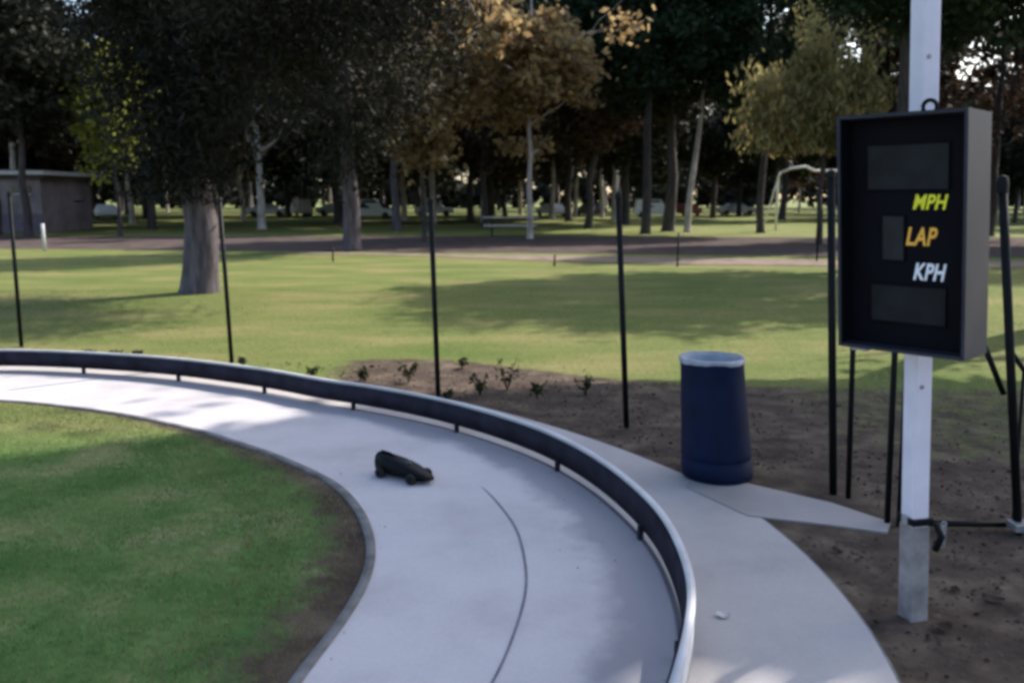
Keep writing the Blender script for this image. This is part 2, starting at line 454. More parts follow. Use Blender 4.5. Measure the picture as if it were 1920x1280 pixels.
# ------------------------------------------------------------------ guard rail around the track
rail = empty('guard_rail', (0, 0, 0))
tag(rail, 'low curved guard rail with dark inner face and white outer edge around the track', 'guard rail')
ring_solid('dark_board', lambda t: r_out(t) - 0.012, lambda t: r_out(t) + 0.010, 0.062, 0.232, M['rail_dark'], parent=rail)
ring_solid('white_backing', lambda t: r_out(t) + 0.0125, lambda t: r_out(t) + 0.040, 0.080, 0.240, M['rail_white'], parent=rail)
ring_solid('cap', lambda t: r_out(t) + 0.004, lambda t: r_out(t) + 0.043, 0.2425, 0.256, M['rail_white'], parent=rail)
stub_me = None
for k in range(29):
    t = R(61.2 + 360 / 29 * k); t = (t + math.pi) % (2 * math.pi) - math.pi
    r = float(r_out(t))
    if stub_me is None:
        o = MB().box((0, 0, 0.045), (0.028, 0.035, 0.090)).build('bracket', M['rail_dark'], rail); stub_me = o.data
    else: o = link('bracket', stub_me, rail)
    o.location = (CX + (r - 0.026) * math.cos(t), CY + (r - 0.026) * math.sin(t), 0); o.rotation_euler = (0, 0, t)

# ------------------------------------------------------------------ fence posts
posts = [  # x, y, height, lean x per m, radius, label
    (-6.71, 11.5, 2.06, 0.015, 0.026, 'thin dark steel fence post farthest left beyond the rail'),
    (-3.46, 10.35, 1.98, -0.020, 0.026, 'thin dark steel fence post just right of the big grey trunk'),
    (-0.75, 8.48, 1.98, -0.025, 0.026, 'dark steel fence post standing at the rail where weeds begin'),
    (1.02, 7.35, 2.02, -0.058, 0.026, 'dark steel fence post in bare soil left of the blue barrel'),
    (2.21, 5.61, 2.15, -0.070, 0.026, 'black post passing behind the left edge of the sign cabinet'),
    (2.28, 5.53, 1.75, -0.035, 0.018, 'slimmer black post directly right of the one at the cabinet edge'),
    (2.34, 5.06, 1.75, -0.030, 0.018, 'slim black post left of the white sign post'),
    (2.405, 5.03, 1.75, -0.030, 0.020, 'black post almost touching the left side of the white sign post'),
]
for x, y, h, ln, rad, lab in posts:
    e = empty('fence_post', (x, y, 0))
    tag(e, lab, 'fence post', 'dark steel fence posts along the track')
    MB().tube([(0, 0, -0.05), (ln * h, 0, h)], rad, 10).build('post', M['black_metal'], e, smooth=True)
    MB().lathe([(0.001, 0.035), (rad * 0.7, 0.028), (rad * 1.15, 0.006), (rad * 1.15, -0.02)], 10).build('post_cap', M['black_metal'], e, smooth=True, loc=(ln * h, 0, h))
# gate post with braces at the right and the bottom rail
gp = empty('gate_post', (3.07, 4.9, 0))
tag(gp, 'leaning black gate post with diagonal braces right of the sign', 'gate post')
MB().tube([(0, 0, -0.05), (-0.30, 0, 2.08)], 0.025, 12).build('post', M['black_metal'], gp, smooth=True)
MB().tube([(-0.34, 0.02, 1.22), (-0.16, 0.03, 0.86)], 0.017, 8).build('brace', M['black_metal'], gp, smooth=True)
MB().tube([(-0.16, 0.03, 1.14), (0.10, 0.02, 0.80)], 0.015, 8).build('brace', M['black_metal'], gp, smooth=True)
MB().tube([(-0.06, 0.02, 1.0), (-0.02, 0.04, 0.02)], 0.010, 8).build('brace', M['black_metal'], gp, smooth=True)
MB().lathe([(0.001, 0.05), (0.026, 0.04), (0.034, 0.0), (0.034, -0.05)], 12).build('post_cap', M['black_metal'], gp, smooth=True, loc=(-0.3, 0, 2.08))
MB().box((-0.01, -0.02, 0.06), (0.12, 0.11, 0.05)).build('base_clamp', M['grey_metal'], gp, bevel=0.006)
br = tag(MB().tube([(2.50, 4.96, 0.045), (3.0, 4.94, 0.045)], 0.019, 10).tube([(3.14, 4.93, 0.045), (7.5, 4.8, 0.045)], 0.019, 10).build('bottom_rail', M['black_metal'], smooth=True), 'black horizontal pipe lying along the fence bottom at right', 'fence rail')

# ------------------------------------------------------------------ sign post and timing cabinet
PX, PY, PL = 1.945, 3.86, -0.058
sp = empty('sign_post', (PX, PY, 0))
tag(sp, 'white square steel post carrying the black timing sign', 'post')
H_ = 4.2
prz = R(14)
cs = [Vector((math.cos(prz + a) * 0.062, math.sin(prz + a) * 0.062, 0)) for a in (R(45), R(135), R(225), R(315))]
mb = MB()
mb.add([c + Vector((0, 0, -0.05)) for c in cs] + [c + Vector((PL * H_, 0, H_)) for c in cs], [(3, 2, 1, 0), (4, 5, 6, 7)] + [(i, (i + 1) % 4, 4 + (i + 1) % 4, 4 + i) for i in range(4)])
mb.build('post', M['white_paint'], sp, bevel=0.008)
sv = MB(); cs2 = [c * 1.07 for c in cs]
sv.add([c + Vector((0, 0, -0.05)) for c in cs2] + [c + Vector((PL * H_ * 0.525 / (H_ + 0.05), 0, 0.475)) for c in cs2], [(3, 2, 1, 0), (4, 5, 6, 7)] + [(i, (i + 1) % 4, 4 + (i + 1) % 4, 4 + i) for i in range(4)])
tag(sv.build('base_sleeve', simple('weathered_base', (0.25, 0.225, 0.22), 0.8, 0.35, 9), sp, bevel=0.004), 'duller weathered grey lower section of the post')
for z in (2.86, 2.60, 1.15):
    MB().lathe([(0.001, 0.006), (0.009, 0.005), (0.011, 0)], 8).build('bolt', M['grey_metal'], sp, loc=(PL * z - 0.004, -0.047, z)).rotation_euler = (R(90), 0, prz)
cl = MB(); cz = 0.50
cl.box((PL * cz, 0, cz), (0.112, 0.112, 0.035), rz=prz)
cl.build('clamp', M['black_metal'], sp, bevel=0.004)
MB().tube([(0.03, -0.08, cz + 0.01), (0.05, -0.10, cz - 0.05), (0.03, -0.09, cz - 0.12)], 0.016, 8).build('padlock', M['black_metal'], sp, smooth=True)
cch = MB()
for i in range(7):
    a = i / 6
    cch.tube([(0.085 + 0.012 * math.cos(b), -0.045 + 0.0, cz - 0.01 - 0.017 * i + 0.013 * math.sin(b)) for b in np.linspace(0, 2 * math.pi, 9)], 0.0035, 5, cap=False)
cch.build('chain', M['grey_metal'], sp)
MB().box((-0.075, -0.01, cz + 0.0), (0.03, 0.04, 0.045), rz=prz).build('bracket', M['grey_metal'], sp, bevel=0.004)

phi = R(46); CB = Vector((1.636, 3.560, 1.354)); W, Dp, Hc, LN = 0.525, 0.27, 0.99, -0.07
rv = Vector((math.cos(phi), -math.sin(phi), 0)); bv = Vector((math.sin(phi), math.cos(phi), 0))
cab = bpy.data.objects.new('timing_sign', None); COL.objects.link(cab)
# local axes: x = right along the face, y = into the cabinet, z = up (sheared slightly: it hangs out of plumb)
MX = Matrix(((rv.x, bv.x, 0, CB.x), (rv.y, bv.y, 0, CB.y), (0, 0, 1, CB.z), (0, 0, 0, 1)))
cab.matrix_world = MX
lx = Vector((LN, 0, 0)); SH = (lx.dot(rv), lx.dot(bv))
def sheared(mb):
    mb.v = [(x + SH[0] * z, y + SH[1] * z, z) for x, y, z in mb.v]; return mb
tag(cab, 'black hooded timing sign reading MPH, LAP and KPH on the white post', 'sign')
T = 0.014; w2 = W / 2; RD = 0.105
sheared(MB().box((0, Dp - T / 2, Hc / 2), (W - 2 * T - 0.004, T, Hc - 2 * T - 0.004))).build('back_panel', M['cabinet'], cab)
for s in (-1, 1):
    sheared(MB().box((s * (w2 - T / 2), Dp / 2, Hc / 2), (T, Dp, Hc))).build('side_panel', M['cabinet'], cab, bevel=0.002)
sheared(MB().box((0, Dp / 2, Hc - T / 2), (W - 2 * T - 0.002, Dp, T))).build('top_panel', M['cabinet'], cab)
sheared(MB().box((0, Dp / 2, T / 2), (W - 2 * T - 0.002, Dp, T))).build('bottom_panel', M['cabinet'], cab)
sheared(MB().box((0, RD + 0.006, Hc / 2), (W - 2 * T - 0.004, 0.012, Hc - 2 * T - 0.004))).build('face', M['face'], cab)
for (a, b, c, d, mt) in ((-0.172, 0.866, 0.158, 0.684, 'window_dark'), (-0.108, 0.571, -0.018, 0.386, 'window_grey'), (-0.155, 0.275, 0.152, 0.120, 'window_dark')):
    f = sheared(MB().box(((a + c) / 2, RD - 0.003, (b + d) / 2), (c - a, 0.006, b - d))).build('display_window', M[mt], cab)
    fr = MB(); t_ = 0.006
    for (x0, x1, z0, z1) in ((a - t_, c + t_, b, b + t_), (a - t_, c + t_, d - t_, d), (a - t_, a, d, b), (c, c + t_, d, b)):
        fr.box(((x0 + x1) / 2, RD - 0.005, (z0 + z1) / 2), (x1 - x0, 0.010, z1 - z0))
    sheared(fr).build('window_frame', M['cab_in'], f)
def lettering(txt, x0, x1, z0, z1, mat):
    cu = bpy.data.curves.new('lettering', 'FONT')
    cu.body = txt; cu.shear = 0.28; cu.offset = 0.024; cu.extrude = 0.01; cu.size = 1; cu.space_character = 1.06
    to = bpy.data.objects.new('tmp_text', cu); COL.objects.link(to)
    dg = bpy.context.evaluated_depsgraph_get(); dg.update()
    me = bpy.data.meshes.new_from_object(to.evaluated_get(dg))
    bpy.data.objects.remove(to)
    n = len(me.vertices); co = np.empty(n * 3, np.float32); me.vertices.foreach_get('co', co); co = co.reshape(-1, 3)
    mn, mx = co.min(0), co.max(0)
    u = (co - mn) / (mx - mn)
    zz = z0 + u[:, 1] * (z1 - z0)
    q = np.c_[x0 + u[:, 0] * (x1 - x0) + SH[0] * zz, RD - 0.004 * u[:, 2] + SH[1] * zz, zz]
    me.vertices.foreach_set('co', q.astype(np.float32).ravel())
    me.materials.clear(); me.materials.append(mat); me.update()
    return link('lettering', me, cab)
tag(lettering('MPH', 0.018, 0.158, 0.600, 0.662, M['t_yellow']), 'yellow letters MPH')
tag(lettering('LAP', -0.010, 0.118, 0.450, 0.527, M['t_orange']), 'orange letters LAP')
tag(lettering('KPH', 0.022, 0.155, 0.306, 0.378, M['t_white']), 'white letters KPH')
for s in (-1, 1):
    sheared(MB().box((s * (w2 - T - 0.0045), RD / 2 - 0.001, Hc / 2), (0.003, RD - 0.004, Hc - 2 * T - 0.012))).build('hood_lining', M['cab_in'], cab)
ez = Hc + 0.03
sheared(MB().tube([(0.05 + 0.028 * math.cos(a), 0.19, ez + 0.028 * math.sin(a)) for a in np.linspace(-0.6, math.pi + 0.6, 12)], 0.009, 8)).build('lifting_hook', M['black_metal'], cab, smooth=True)
sheared(MB().box((-0.17, 0.02, -0.006), (0.07, 0.03, 0.010))).build('latch', M['grey_metal'], cab)

# ------------------------------------------------------------------ blue barrel
brl = empty('trash_barrel', (1.50, 5.99, 0.008))
tag(brl, 'dark blue plastic trash barrel wider at its foot with white liner on top', 'trash barrel')
LB = -0.085
def shb(mb):
    mb.v = [(x + LB * z, y, z) for x, y, z in mb.v]; return mb
prof = [(0.02, 0.01), (0.235, 0.0), (0.252, 0.012), (0.256, 0.06), (0.254, 0.13), (0.243, 0.145), (0.244, 0.155), (0.250, 0.165), (0.250, 0.20), (0.243, 0.32), (0.236, 0.5), (0.228, 0.68), (0.222, 0.82), (0.226, 0.835), (0.226, 0.865), (0.216, 0.87), (0.210, 0.84), (0.200, 0.3), (0.02, 0.06)]
shb(MB().lathe(prof, 48)).build('body', M['barrel'], brl, smooth=True)
def wob(i, r, z, t):
    a = (0.004 * math.sin(3 * t + 1) + 0.003 * math.sin(7 * t) + 0.002 * math.sin(17 * t)) * (1 if i < 3 else 0.3)
    return r + a * 0.4, z + a + (0.004 * math.sin(3 * t) if i < 2 else 0)
shb(MB().lathe([(0.2300, 0.848), (0.231, 0.858), (0.230, 0.876), (0.212, 0.882), (0.203, 0.85), (0.17, 0.70), (0.02, 0.55)], 48, wob)).build('liner', M['liner'], brl, smooth=True)

# ------------------------------------------------------------------ model race car
rc = empty('model_race_car', (-0.77, 5.92, 0.008), math.atan2(-0.26, 0.40))
tag(rc, 'small black streamlined model race car with high blunt tail on the track', 'model car')
sec = [(-0.238, 0.045, 0.165, 0.030), (-0.230, 0.062, 0.182, 0.024), (-0.14, 0.078, 0.172, 0.022), (-0.06, 0.086, 0.158, 0.022), (0.0, 0.088, 0.146, 0.022), (0.08, 0.084, 0.122, 0.022), (0.15, 0.070, 0.092, 0.024), (0.215, 0.044, 0.064, 0.026), (0.240, 0.018, 0.050, 0.034)]
vs = []; n = 14
for x, hw, zt, zb in sec:
    for k in range(n):
        a = 2 * math.pi * k / n
        ca, sa = math.cos(a), math.sin(a)
        y = hw * math.copysign(abs(ca) ** 0.7, ca); zc = (zt + zb) / 2 ; hz = (zt - zb) / 2
        z = zc + hz * math.copysign(abs(sa) ** 0.8, sa)
        vs.append((x, y, z))
fs = [(i * n + k, i * n + (k + 1) % n, (i + 1) * n + (k + 1) % n, (i + 1) * n + k) for i in range(len(sec) - 1) for k in range(n)]
fs += [tuple(range(n))[::-1], tuple((len(sec) - 1) * n + k for k in range(n))]
MB().add(vs, fs).build('body', M['car_black'], rc, smooth=True)
MB().box((0.0, 0, 0.011), (0.38, 0.12, 0.008)).build('floor_pan', M['car_grey'], rc, bevel=0.002)
MB().add([(-0.20, -0.004, 0.16), (-0.20, 0.004, 0.16), (-0.05, -0.003, 0.15), (-0.05, 0.003, 0.15), (-0.215, -0.003, 0.196), (-0.215, 0.003, 0.196), (-0.13, -0.003, 0.190), (-0.13, 0.003, 0.190)],
         [(0, 2, 6, 4), (1, 5, 7, 3), (4, 6, 7, 5), (0, 4, 5, 1), (2, 3, 7, 6), (0, 1, 3, 2)]).build('tail_fin', M['car_black'], rc)
MB().lathe([(0.001, 0.028), (0.018, 0.022), (0.026, 0.0)], 12).build('cockpit', M['glass'], rc, smooth=True, loc=(0.03, 0, 0.134))
wme = None
for sx in (-0.155, 0.12):
    for sy in (-1, 1):
        if wme is None:
            w = MB().lathe([(0.010, -0.010), (0.036, -0.015), (0.041, -0.008), (0.041, 0.008), (0.036, 0.015), (0.010, 0.012)], 16).build('wheel', M['rubber'], rc, smooth=True); wme = w.data
        else: w = link('wheel', wme, rc)
        w.location = (sx, sy * 0.093, 0.041); w.rotation_euler = (R(90), 0, 0)

rc.scale = (1.04, 1.0, 0.90)

# ------------------------------------------------------------------ leaves and trees
def rand_dirs(rng, n):
    v = rng.normal(size=(n, 3)); return v / np.linalg.norm(v, axis=1)[:, None]

def leaf_quads(rng, pos, size, flat=0.0, aspect=0.55, droop=0.0):
    n = len(pos)
    a = rand_dirs(rng, n); a[:, 2] = a[:, 2] * (1 - flat) - droop; a /= np.linalg.norm(a, axis=1)[:, None]
    b = np.cross(a, rand_dirs(rng, n)); b /= np.linalg.norm(b, axis=1)[:, None] + 1e-6
    s = (size * rng.uniform(0.6, 1.35, n))[:, None]
    V = np.stack([pos - a * s, pos + b * s * aspect, pos + a * s, pos - b * s * aspect], 1).reshape(-1, 3)
    return V, np.arange(n * 4).reshape(n, 4)

def limb_path(rng, p, d, length, n, wander, lift):
    pts = [p.copy()]
    for i in range(n):
        d = d + rng.normal(size=3) * wander + np.array([0, 0, lift]); d /= np.linalg.norm(d)
        p = p + d * length / n; pts.append(p.copy())
    return pts, d

def make_tree(name, seed, h, trunk_r, crown_c, crown_r, n_clump, per, leaf, bark, lmat, clear=None, limbs=7, droop=0.0, clump_r=0.7,
              lean=(0, 0), parent_loc=(0, 0, 0), fork=None, prune=None, zmin=None, hollow=0.45, aspect=0.55, flare=1.35, gap=0.35, extra=None):
    """trunk with limbs (one mesh) and a crown of leaf-sized faces in clumps (one mesh)"""
    rng = np.random.default_rng(seed)
    root = empty(name, parent_loc)
    cc = np.array(crown_c, float); cr = np.array(crown_r, float)
    mb = MB()
    top = np.array([lean[0] * h, lean[1] * h, h])
    nseg = 9; tp = []
    for i in range(nseg + 1):
        f = i / nseg
        w = rng.normal(size=2) * trunk_r * (0.35 if 0 < i else 0)
        tp.append(np.array([top[0] * f + w[0], top[1] * f + w[1], h * f - (0.1 if i == 0 else 0)]))
    tr = [trunk_r * (1 - 0.75 * (i / nseg)) * (1 + (flare - 1) * math.exp(-i * 2.2)) for i in range(nseg + 1)]
    # thicker sampling near the foot for the root flare
    foot = [tp[0], tp[0] + (tp[1] - tp[0]) * 0.12, tp[0] + (tp[1] - tp[0]) * 0.35]
    mb.tube(foot + tp[1:], [trunk_r * flare * 1.08, trunk_r * 1.16, trunk_r * 1.04] + tr[1:], 14)
    tips = []
    clear = clear if clear is not None else max(1.5, cc[2] - cr[2])
    for l in range(limbs):
        f = rng.uniform(clear / h, 0.9) if fork is None or l >= fork else rng.uniform(clear / h, clear / h + 0.06)
        k = f * nseg; i0 = min(int(k), nseg - 1); p = tp[i0] + (tp[i0 + 1] - tp[i0]) * (k - i0)
        az = 2 * math.pi * (l / limbs) + rng.uniform(-0.5, 0.5)
        up = 0.9 if fork is None else 1.5
        d = np.array([math.cos(az), math.sin(az), up * rng.uniform(0.4, 1.1)]); d /= np.linalg.norm(d)
        L = rng.uniform(0.75, 1.05) * min(cr[0] * 1.0, h * 0.55)
        r0 = trunk_r * (1 - 0.75 * f) * 0.6
        pts, dd = limb_path(rng, p, d, L, 6, 0.16, 0.02)
        mb.tube(pts, [r0 * (1 - 0.8 * j / 6) for j in range(7)], 8)
        tips += pts[3:]
        for s in range(3):
            q = pts[rng.integers(2, 6)]
            d2 = dd + rng.normal(size=3) * 0.7; d2 /= np.linalg.norm(d2)
            p2, _ = limb_path(rng, q, d2, L * 0.5, 4, 0.22, 0.0)
            mb.tube(p2, [r0 * 0.42 * (1 - 0.8 * j / 4) for j in range(5)], 6)
            tips += p2[2:]
    mb.build('trunk', M[bark], root, smooth=True)
    # clump centres: shell-weighted in the crown ellipsoid, broken up by noise; some at the limb tips
    C = []
    while len(C) < n_clump:
        d = rand_dirs(rng, 1)[0] * rng.uniform(hollow, 1.0) ** 0.6
        q = cc + d * cr
        if mnoise.noise(Vector(q * 0.33) + Vector((seed * 7.1, 0, 0))) < -gap * 0.6 + 0.0 * len(C): 
            if rng.random() < 0.85: continue
        C.append(q)
    C = np.array(C)
    if tips:
        tt = np.array(tips); C = np.r_[C, tt[rng.integers(0, len(tt), max(3, n_clump // 5))]]
    if extra is not None: C = np.r_[C, np.array(extra)]
    cs = clump_r * rng.uniform(0.55, 1.3, len(C))
    idx = np.repeat(np.arange(len(C)), per)
    off = rng.normal(size=(len(idx), 3)) * 0.5
    off[:, 2] *= 0.75
    pos = C[idx] + off * cs[idx][:, None]
    if droop:
        pos[:, 2] -= np.abs(rng.normal(size=len(pos))) * droop * cs[idx]
    pos = pos[pos[:, 2] > max(0.4, zmin or (1.9 if clear > 2 else 0.4))]
    if prune is not None:
        g = pos + np.array([parent_loc[0], parent_loc[1], 0])
        pos = pos[~prune(g, rng)]
    V, Q = leaf_quads(rng, pos, leaf, flat=0.2, aspect=aspect, droop=droop * 0.9)
    link('crown', np_mesh('crown', V, Q, M[lmat]), root)
    return root

def put(root, x, y, s=1.0, rz=0.0, label=None, cat='tree', group=None, sz=None):
    root.location = (x, y, 0); root.scale = (s, s, sz or s); root.rotation_euler = (0, 0, rz)
    tag(root, label, cat, group)
    return root

rg = random.Random(5)
# the big grey trunk on the near lawn
ex = []
r_ = np.random.default_rng(3)
for a, b, zz in ((3.6, -1.0, 6.2), (4.6, -1.5, 6.3), (5.6, -0.5, 6.5), (4.8, 0.5, 6.2),
                 (0.3, -0.6, 3.0), (-0.4, -0.5, 3.0), (0.1, -0.6, 3.6), (-0.6, -0.5, 3.8), (0.6, -0.6, 3.9), (0.0, -0.7, 4.3), (-0.9, -0.4, 4.6), (0.9, -0.5, 4.7), (0.1, -1, 5.2), (-1.3, -0.4, 5.2)):
    for j in range(7): ex.append((a + r_.normal() * 0.22, b + r_.normal() * 0.3, zz + r_.normal() * 0.3))
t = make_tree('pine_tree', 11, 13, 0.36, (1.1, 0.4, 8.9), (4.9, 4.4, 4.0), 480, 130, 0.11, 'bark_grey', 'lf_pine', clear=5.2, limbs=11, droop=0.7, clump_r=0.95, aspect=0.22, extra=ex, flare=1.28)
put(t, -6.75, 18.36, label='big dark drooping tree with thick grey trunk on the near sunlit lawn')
# dense green tree above the sign
t = make_tree('evergreen_tree', 22, 14, 0.34, (1.2, 0, 10.0), (4.4, 4.8, 3.7), 270, 120, 0.12, 'bark_dark', 'lf_green', limbs=9, clump_r=0.8, gap=0.5)
put(t, 11.6, 26.0, label='dense dark green tree with its trunk hidden behind the sign')
COT = 1 / math.tan(SUN_EL)
def sun_gap(g, rng):
    # gaps in the canopy: the sunlit lawn and track at left, and the sun fleck by the rail
    n = len(g)
    gx_ = g[:, 0] - g[:, 2] * COT * math.sin(SUN_AZ) + rng.normal(size=n) * 0.12
    gy_ = g[:, 1] - g[:, 2] * COT * math.cos(SUN_AZ) + rng.normal(size=n) * 0.12
    lim = np.interp(gx_, [-7, -4.6, -3.4, -2.2, -1.0, 1, 2, 6], [5.2, 5.8, 6.5, 7.4, 8.4, 9.1, 9.2, 9.2])
    fleck = (gx_ > 0.22) & (gx_ < 1.9) & (gy_ > 1.2) & (gy_ < 3.46)
    fl2 = (gx_ > 0.40) & (gx_ < 0.9) & (gy_ > 2.6) & (gy_ < 3.7)
    return ((gy_ > lim) | fleck | fl2) & (rng.random(n) < 0.985)
# two trees right of the frame whose crowns shade the track
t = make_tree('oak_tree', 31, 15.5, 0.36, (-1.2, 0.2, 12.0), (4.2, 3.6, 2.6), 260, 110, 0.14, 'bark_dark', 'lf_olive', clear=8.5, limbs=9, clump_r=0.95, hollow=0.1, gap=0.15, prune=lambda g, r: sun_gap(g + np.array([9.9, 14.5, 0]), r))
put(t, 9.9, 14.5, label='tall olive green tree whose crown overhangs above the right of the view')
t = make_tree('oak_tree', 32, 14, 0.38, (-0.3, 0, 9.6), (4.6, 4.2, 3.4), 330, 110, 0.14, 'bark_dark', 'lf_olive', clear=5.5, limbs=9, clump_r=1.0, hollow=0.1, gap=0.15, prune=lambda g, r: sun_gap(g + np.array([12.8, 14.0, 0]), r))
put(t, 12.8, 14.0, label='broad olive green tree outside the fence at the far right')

# mid-distance trees around the road, singled out
def far_tree(name, seed, x, y, h, tr, cz, cr, lmat, bark, label, n=150, per=85, leaf=0.2, **k):
    t = make_tree(name, seed, h, tr, (k.pop('cx', 0), k.pop('cy', 0), cz), cr, n, per, leaf, bark, lmat, clump_r=k.pop('clump_r', 1.1), **k)
    return put(t, x, y, label=label)
far_tree('autumn_tree', 41, 0.9, 43, 12, 0.15, 8.5, (4.9, 2.8, 3.0), 'lf_autumn', 'bark_pale', 'pale trunked tree with yellow and orange brown autumn leaves above the picnic table', n=130, cx=-1.7, clear=3.5, clump_r=0.85, gap=0.7)
far_tree('autumn_tree', 42, -4.2, 41, 9, 0.10, 5.9, (2.0, 1.6, 2.2), 'lf_autumn', 'bark_dark', 'small low olive brown autumn tree hanging left of the orange tree', n=60, clear=3)
far_tree('willow_tree', 43, 13.6, 38, 10, 0.14, 6.4, (3.2, 2.0, 2.5), 'lf_ygreen', 'bark_dark', 'yellow green weeping tree left of the sign cabinet', n=80, droop=1.4, aspect=0.35, clear=3, cx=-0.5, clump_r=0.75, gap=0.8, zmin=3.9)
far_tree('young_tree', 44, -21.2, 46.5, 10, 0.12, 6.6, (1.4, 1.4, 3.2), 'lf_bright', 'bark_dark', 'slim tree with bright yellow green leaves lit at left', n=55, per=70, clear=2.5)
far_tree('sycamore_tree', 45, -16.4, 56.4, 15, 0.26, 12.4, (4.5, 4.5, 3.6), 'lf_brown', 'bark_pale', 'pale forked trunk tree with dark reddish leaves right of the big grey trunk', n=120, fork=6, limbs=9, clear=4.2)
far_tree('sycamore_tree', 46, -7.3, 54.5, 15, 0.28, 10.2, (4.2, 3.0, 4.2), 'lf_grey', 'bark_grey', 'tall straight grey trunk left of the middle of the lawn', n=170, clear=6.5, droop=0.8, gap=0.5, clump_r=0.8)
far_tree('birch_tree', 47, 10.5, 51.5, 13.5, 0.20, 12.3, (3.4, 3.4, 2.6), 'lf_green', 'bark_pale', 'slender bare white trunk leaning right in front of a dark tree', n=110, lean=(0.085, 0), clear=10, limbs=5)
far_tree('eucalyptus_tree', 48, -6.4, 70, 15, 0.28, 11, (4.5, 4, 4.5), 'lf_dark', 'bark_pale', 'crooked white trunk seen just right of the rail side fence post', n=120, lean=(-0.02, 0), clear=5)
far_tree('evergreen_tree', 49, 7.6, 49, 17, 0.27, 12.6, (6.0, 4.0, 4.8), 'lf_green', 'bark_dark', 'broad dark green tree with dark trunk between autumn tree and white trunk', n=240, per=90, clear=6)
far_tree('evergreen_tree', 50, 9.6, 53, 15, 0.36, 11.5, (4.0, 4.0, 5), 'lf_dark', 'bark_dark', 'dark trunk tree directly behind the leaning white trunk', n=140)
far_tree('pine_tree', 51, -6.2, 33.2, 14, 0.34, 7.9, (2.9, 2.9, 4.9), 'lf_dark', 'bark_grey', 'purplish grey trunk at the near edge of the shaded road', n=170, per=100, leaf=0.13, droop=0.5, cx=-0.3, clear=4.5, aspect=0.3)
far_tree('oak_tree', 52, 20.5, 88, 14, 0.30, 9.5, (5.5, 5, 5), 'lf_dark', 'bark_dark', 'dark tree with straight trunk and round shadow on the pale far lawn', n=130, clear=4, leaf=0.28)
far_tree('oak_tree', 53, -23.6, 56.4, 15, 0.28, 10.5, (5.0, 5, 5.5), 'lf_dark', 'bark_dark', 'dark trunk tree between bright yellow green tree and big grey trunk', n=160)
far_tree('oak_tree', 54, -28.2, 47, 14, 0.24, 9.8, (5.0, 4, 4.8), 'lf_dark', 'bark_dark', 'dark tree at the right corner of the low building', n=160)
far_tree('oak_tree', 55, -25.6, 45.5, 13, 0.22, 9.3, (4.2, 4, 4.4), 'lf_dark', 'bark_dark', 'dark tree in front of the low building', n=140)
far_tree('redwood_tree', 56, 18.3, 41, 17, 0.33, 10.5, (1.7, 2.0, 7), 'lf_brown', 'bark_dark', 'tall brown leaved tree between the sky gap and the sign post', n=170, clear=2)
far_tree('oak_tree', 57, 27, 36, 15, 0.36, 7.2, (6.5, 4.5, 4.0), 'lf_olive', 'bark_dark', 'wide low dark olive tree right of the sign cabinet', n=300, per=80, leaf=0.2, clear=2.5)

far_tree('evergreen_tree', 58, 14.6, 50.5, 16, 0.22, 11.6, (4.4, 4, 4.6), 'lf_green', 'bark_dark', 'dark green tree rising behind the yellow green weeping tree', n=150, clear=5)
far_tree('oak_tree', 59, -11.2, 58, 14, 0.3, 8.6, (3.9, 3.5, 4.6), 'lf_dark', 'bark_dark', 'black green tree with low rounded crown right of the pale forked trunk', n=170, clear=3)
far_tree('oak_tree', 60, -1.9, 60, 14, 0.22, 9.6, (4.2, 3.5, 4.8), 'lf_brown', 'bark_dark', 'brown leaved tree behind the left half of the autumn crown', n=140, clear=4)
far_tree('sycamore_tree', 61, 5.1, 58, 14, 0.26, 9.4, (4.4, 3.5, 4.6), 'lf_brown', 'bark_dark', 'dark leaning trunk with brown leaves right of the picnic table', n=140, lean=(0.07, 0), clear=4)
far_tree('oak_tree', 62, -31.5, 49.5, 15, 0.30, 9.8, (5.0, 3.5, 4.6), 'lf_dark', 'bark_dark', 'thick dark trunk standing before the middle of the low building', n=160, clear=4)

far_tree('oak_tree', 63, -3.5, 74, 21, 0.30, 15.5, (6, 4, 5.5), 'lf_dark', 'bark_dark', 'tall dark tree rising behind the top of the autumn crown', n=150, clear=9, leaf=0.28, clump_r=1.4)
far_tree('oak_tree', 64, 5.0, 76, 21, 0.30, 15.5, (6, 4, 5.5), 'lf_green', 'bark_dark', 'tall green tree filling the gap right of the autumn crown', n=150, clear=9, leaf=0.28, clump_r=1.4)

far_tree('oak_tree', 65, 25.5, 46, 15, 0.24, 9.6, (4.6, 3.5, 5.0), 'lf_brown', 'bark_dark', 'brown leaved tree with sky showing through right of the sign post', n=65, clear=4, gap=0.8)

# trees of the far park, copies of a few kinds
protos = {}
def proto(kind):
    if kind not in protos:
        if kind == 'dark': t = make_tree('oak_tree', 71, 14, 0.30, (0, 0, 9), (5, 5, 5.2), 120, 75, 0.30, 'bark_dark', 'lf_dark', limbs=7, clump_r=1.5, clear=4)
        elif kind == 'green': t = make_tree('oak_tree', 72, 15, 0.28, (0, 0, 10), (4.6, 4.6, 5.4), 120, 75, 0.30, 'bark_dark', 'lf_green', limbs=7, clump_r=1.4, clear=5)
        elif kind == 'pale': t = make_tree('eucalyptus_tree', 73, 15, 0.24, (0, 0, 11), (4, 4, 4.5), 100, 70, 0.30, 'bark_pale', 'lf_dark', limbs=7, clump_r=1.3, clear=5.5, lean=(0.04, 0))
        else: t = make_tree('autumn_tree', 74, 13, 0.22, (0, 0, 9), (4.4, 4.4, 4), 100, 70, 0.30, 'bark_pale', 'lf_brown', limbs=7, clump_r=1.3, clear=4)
        protos[kind] = t
        return t
    return copy_tree(protos[kind])
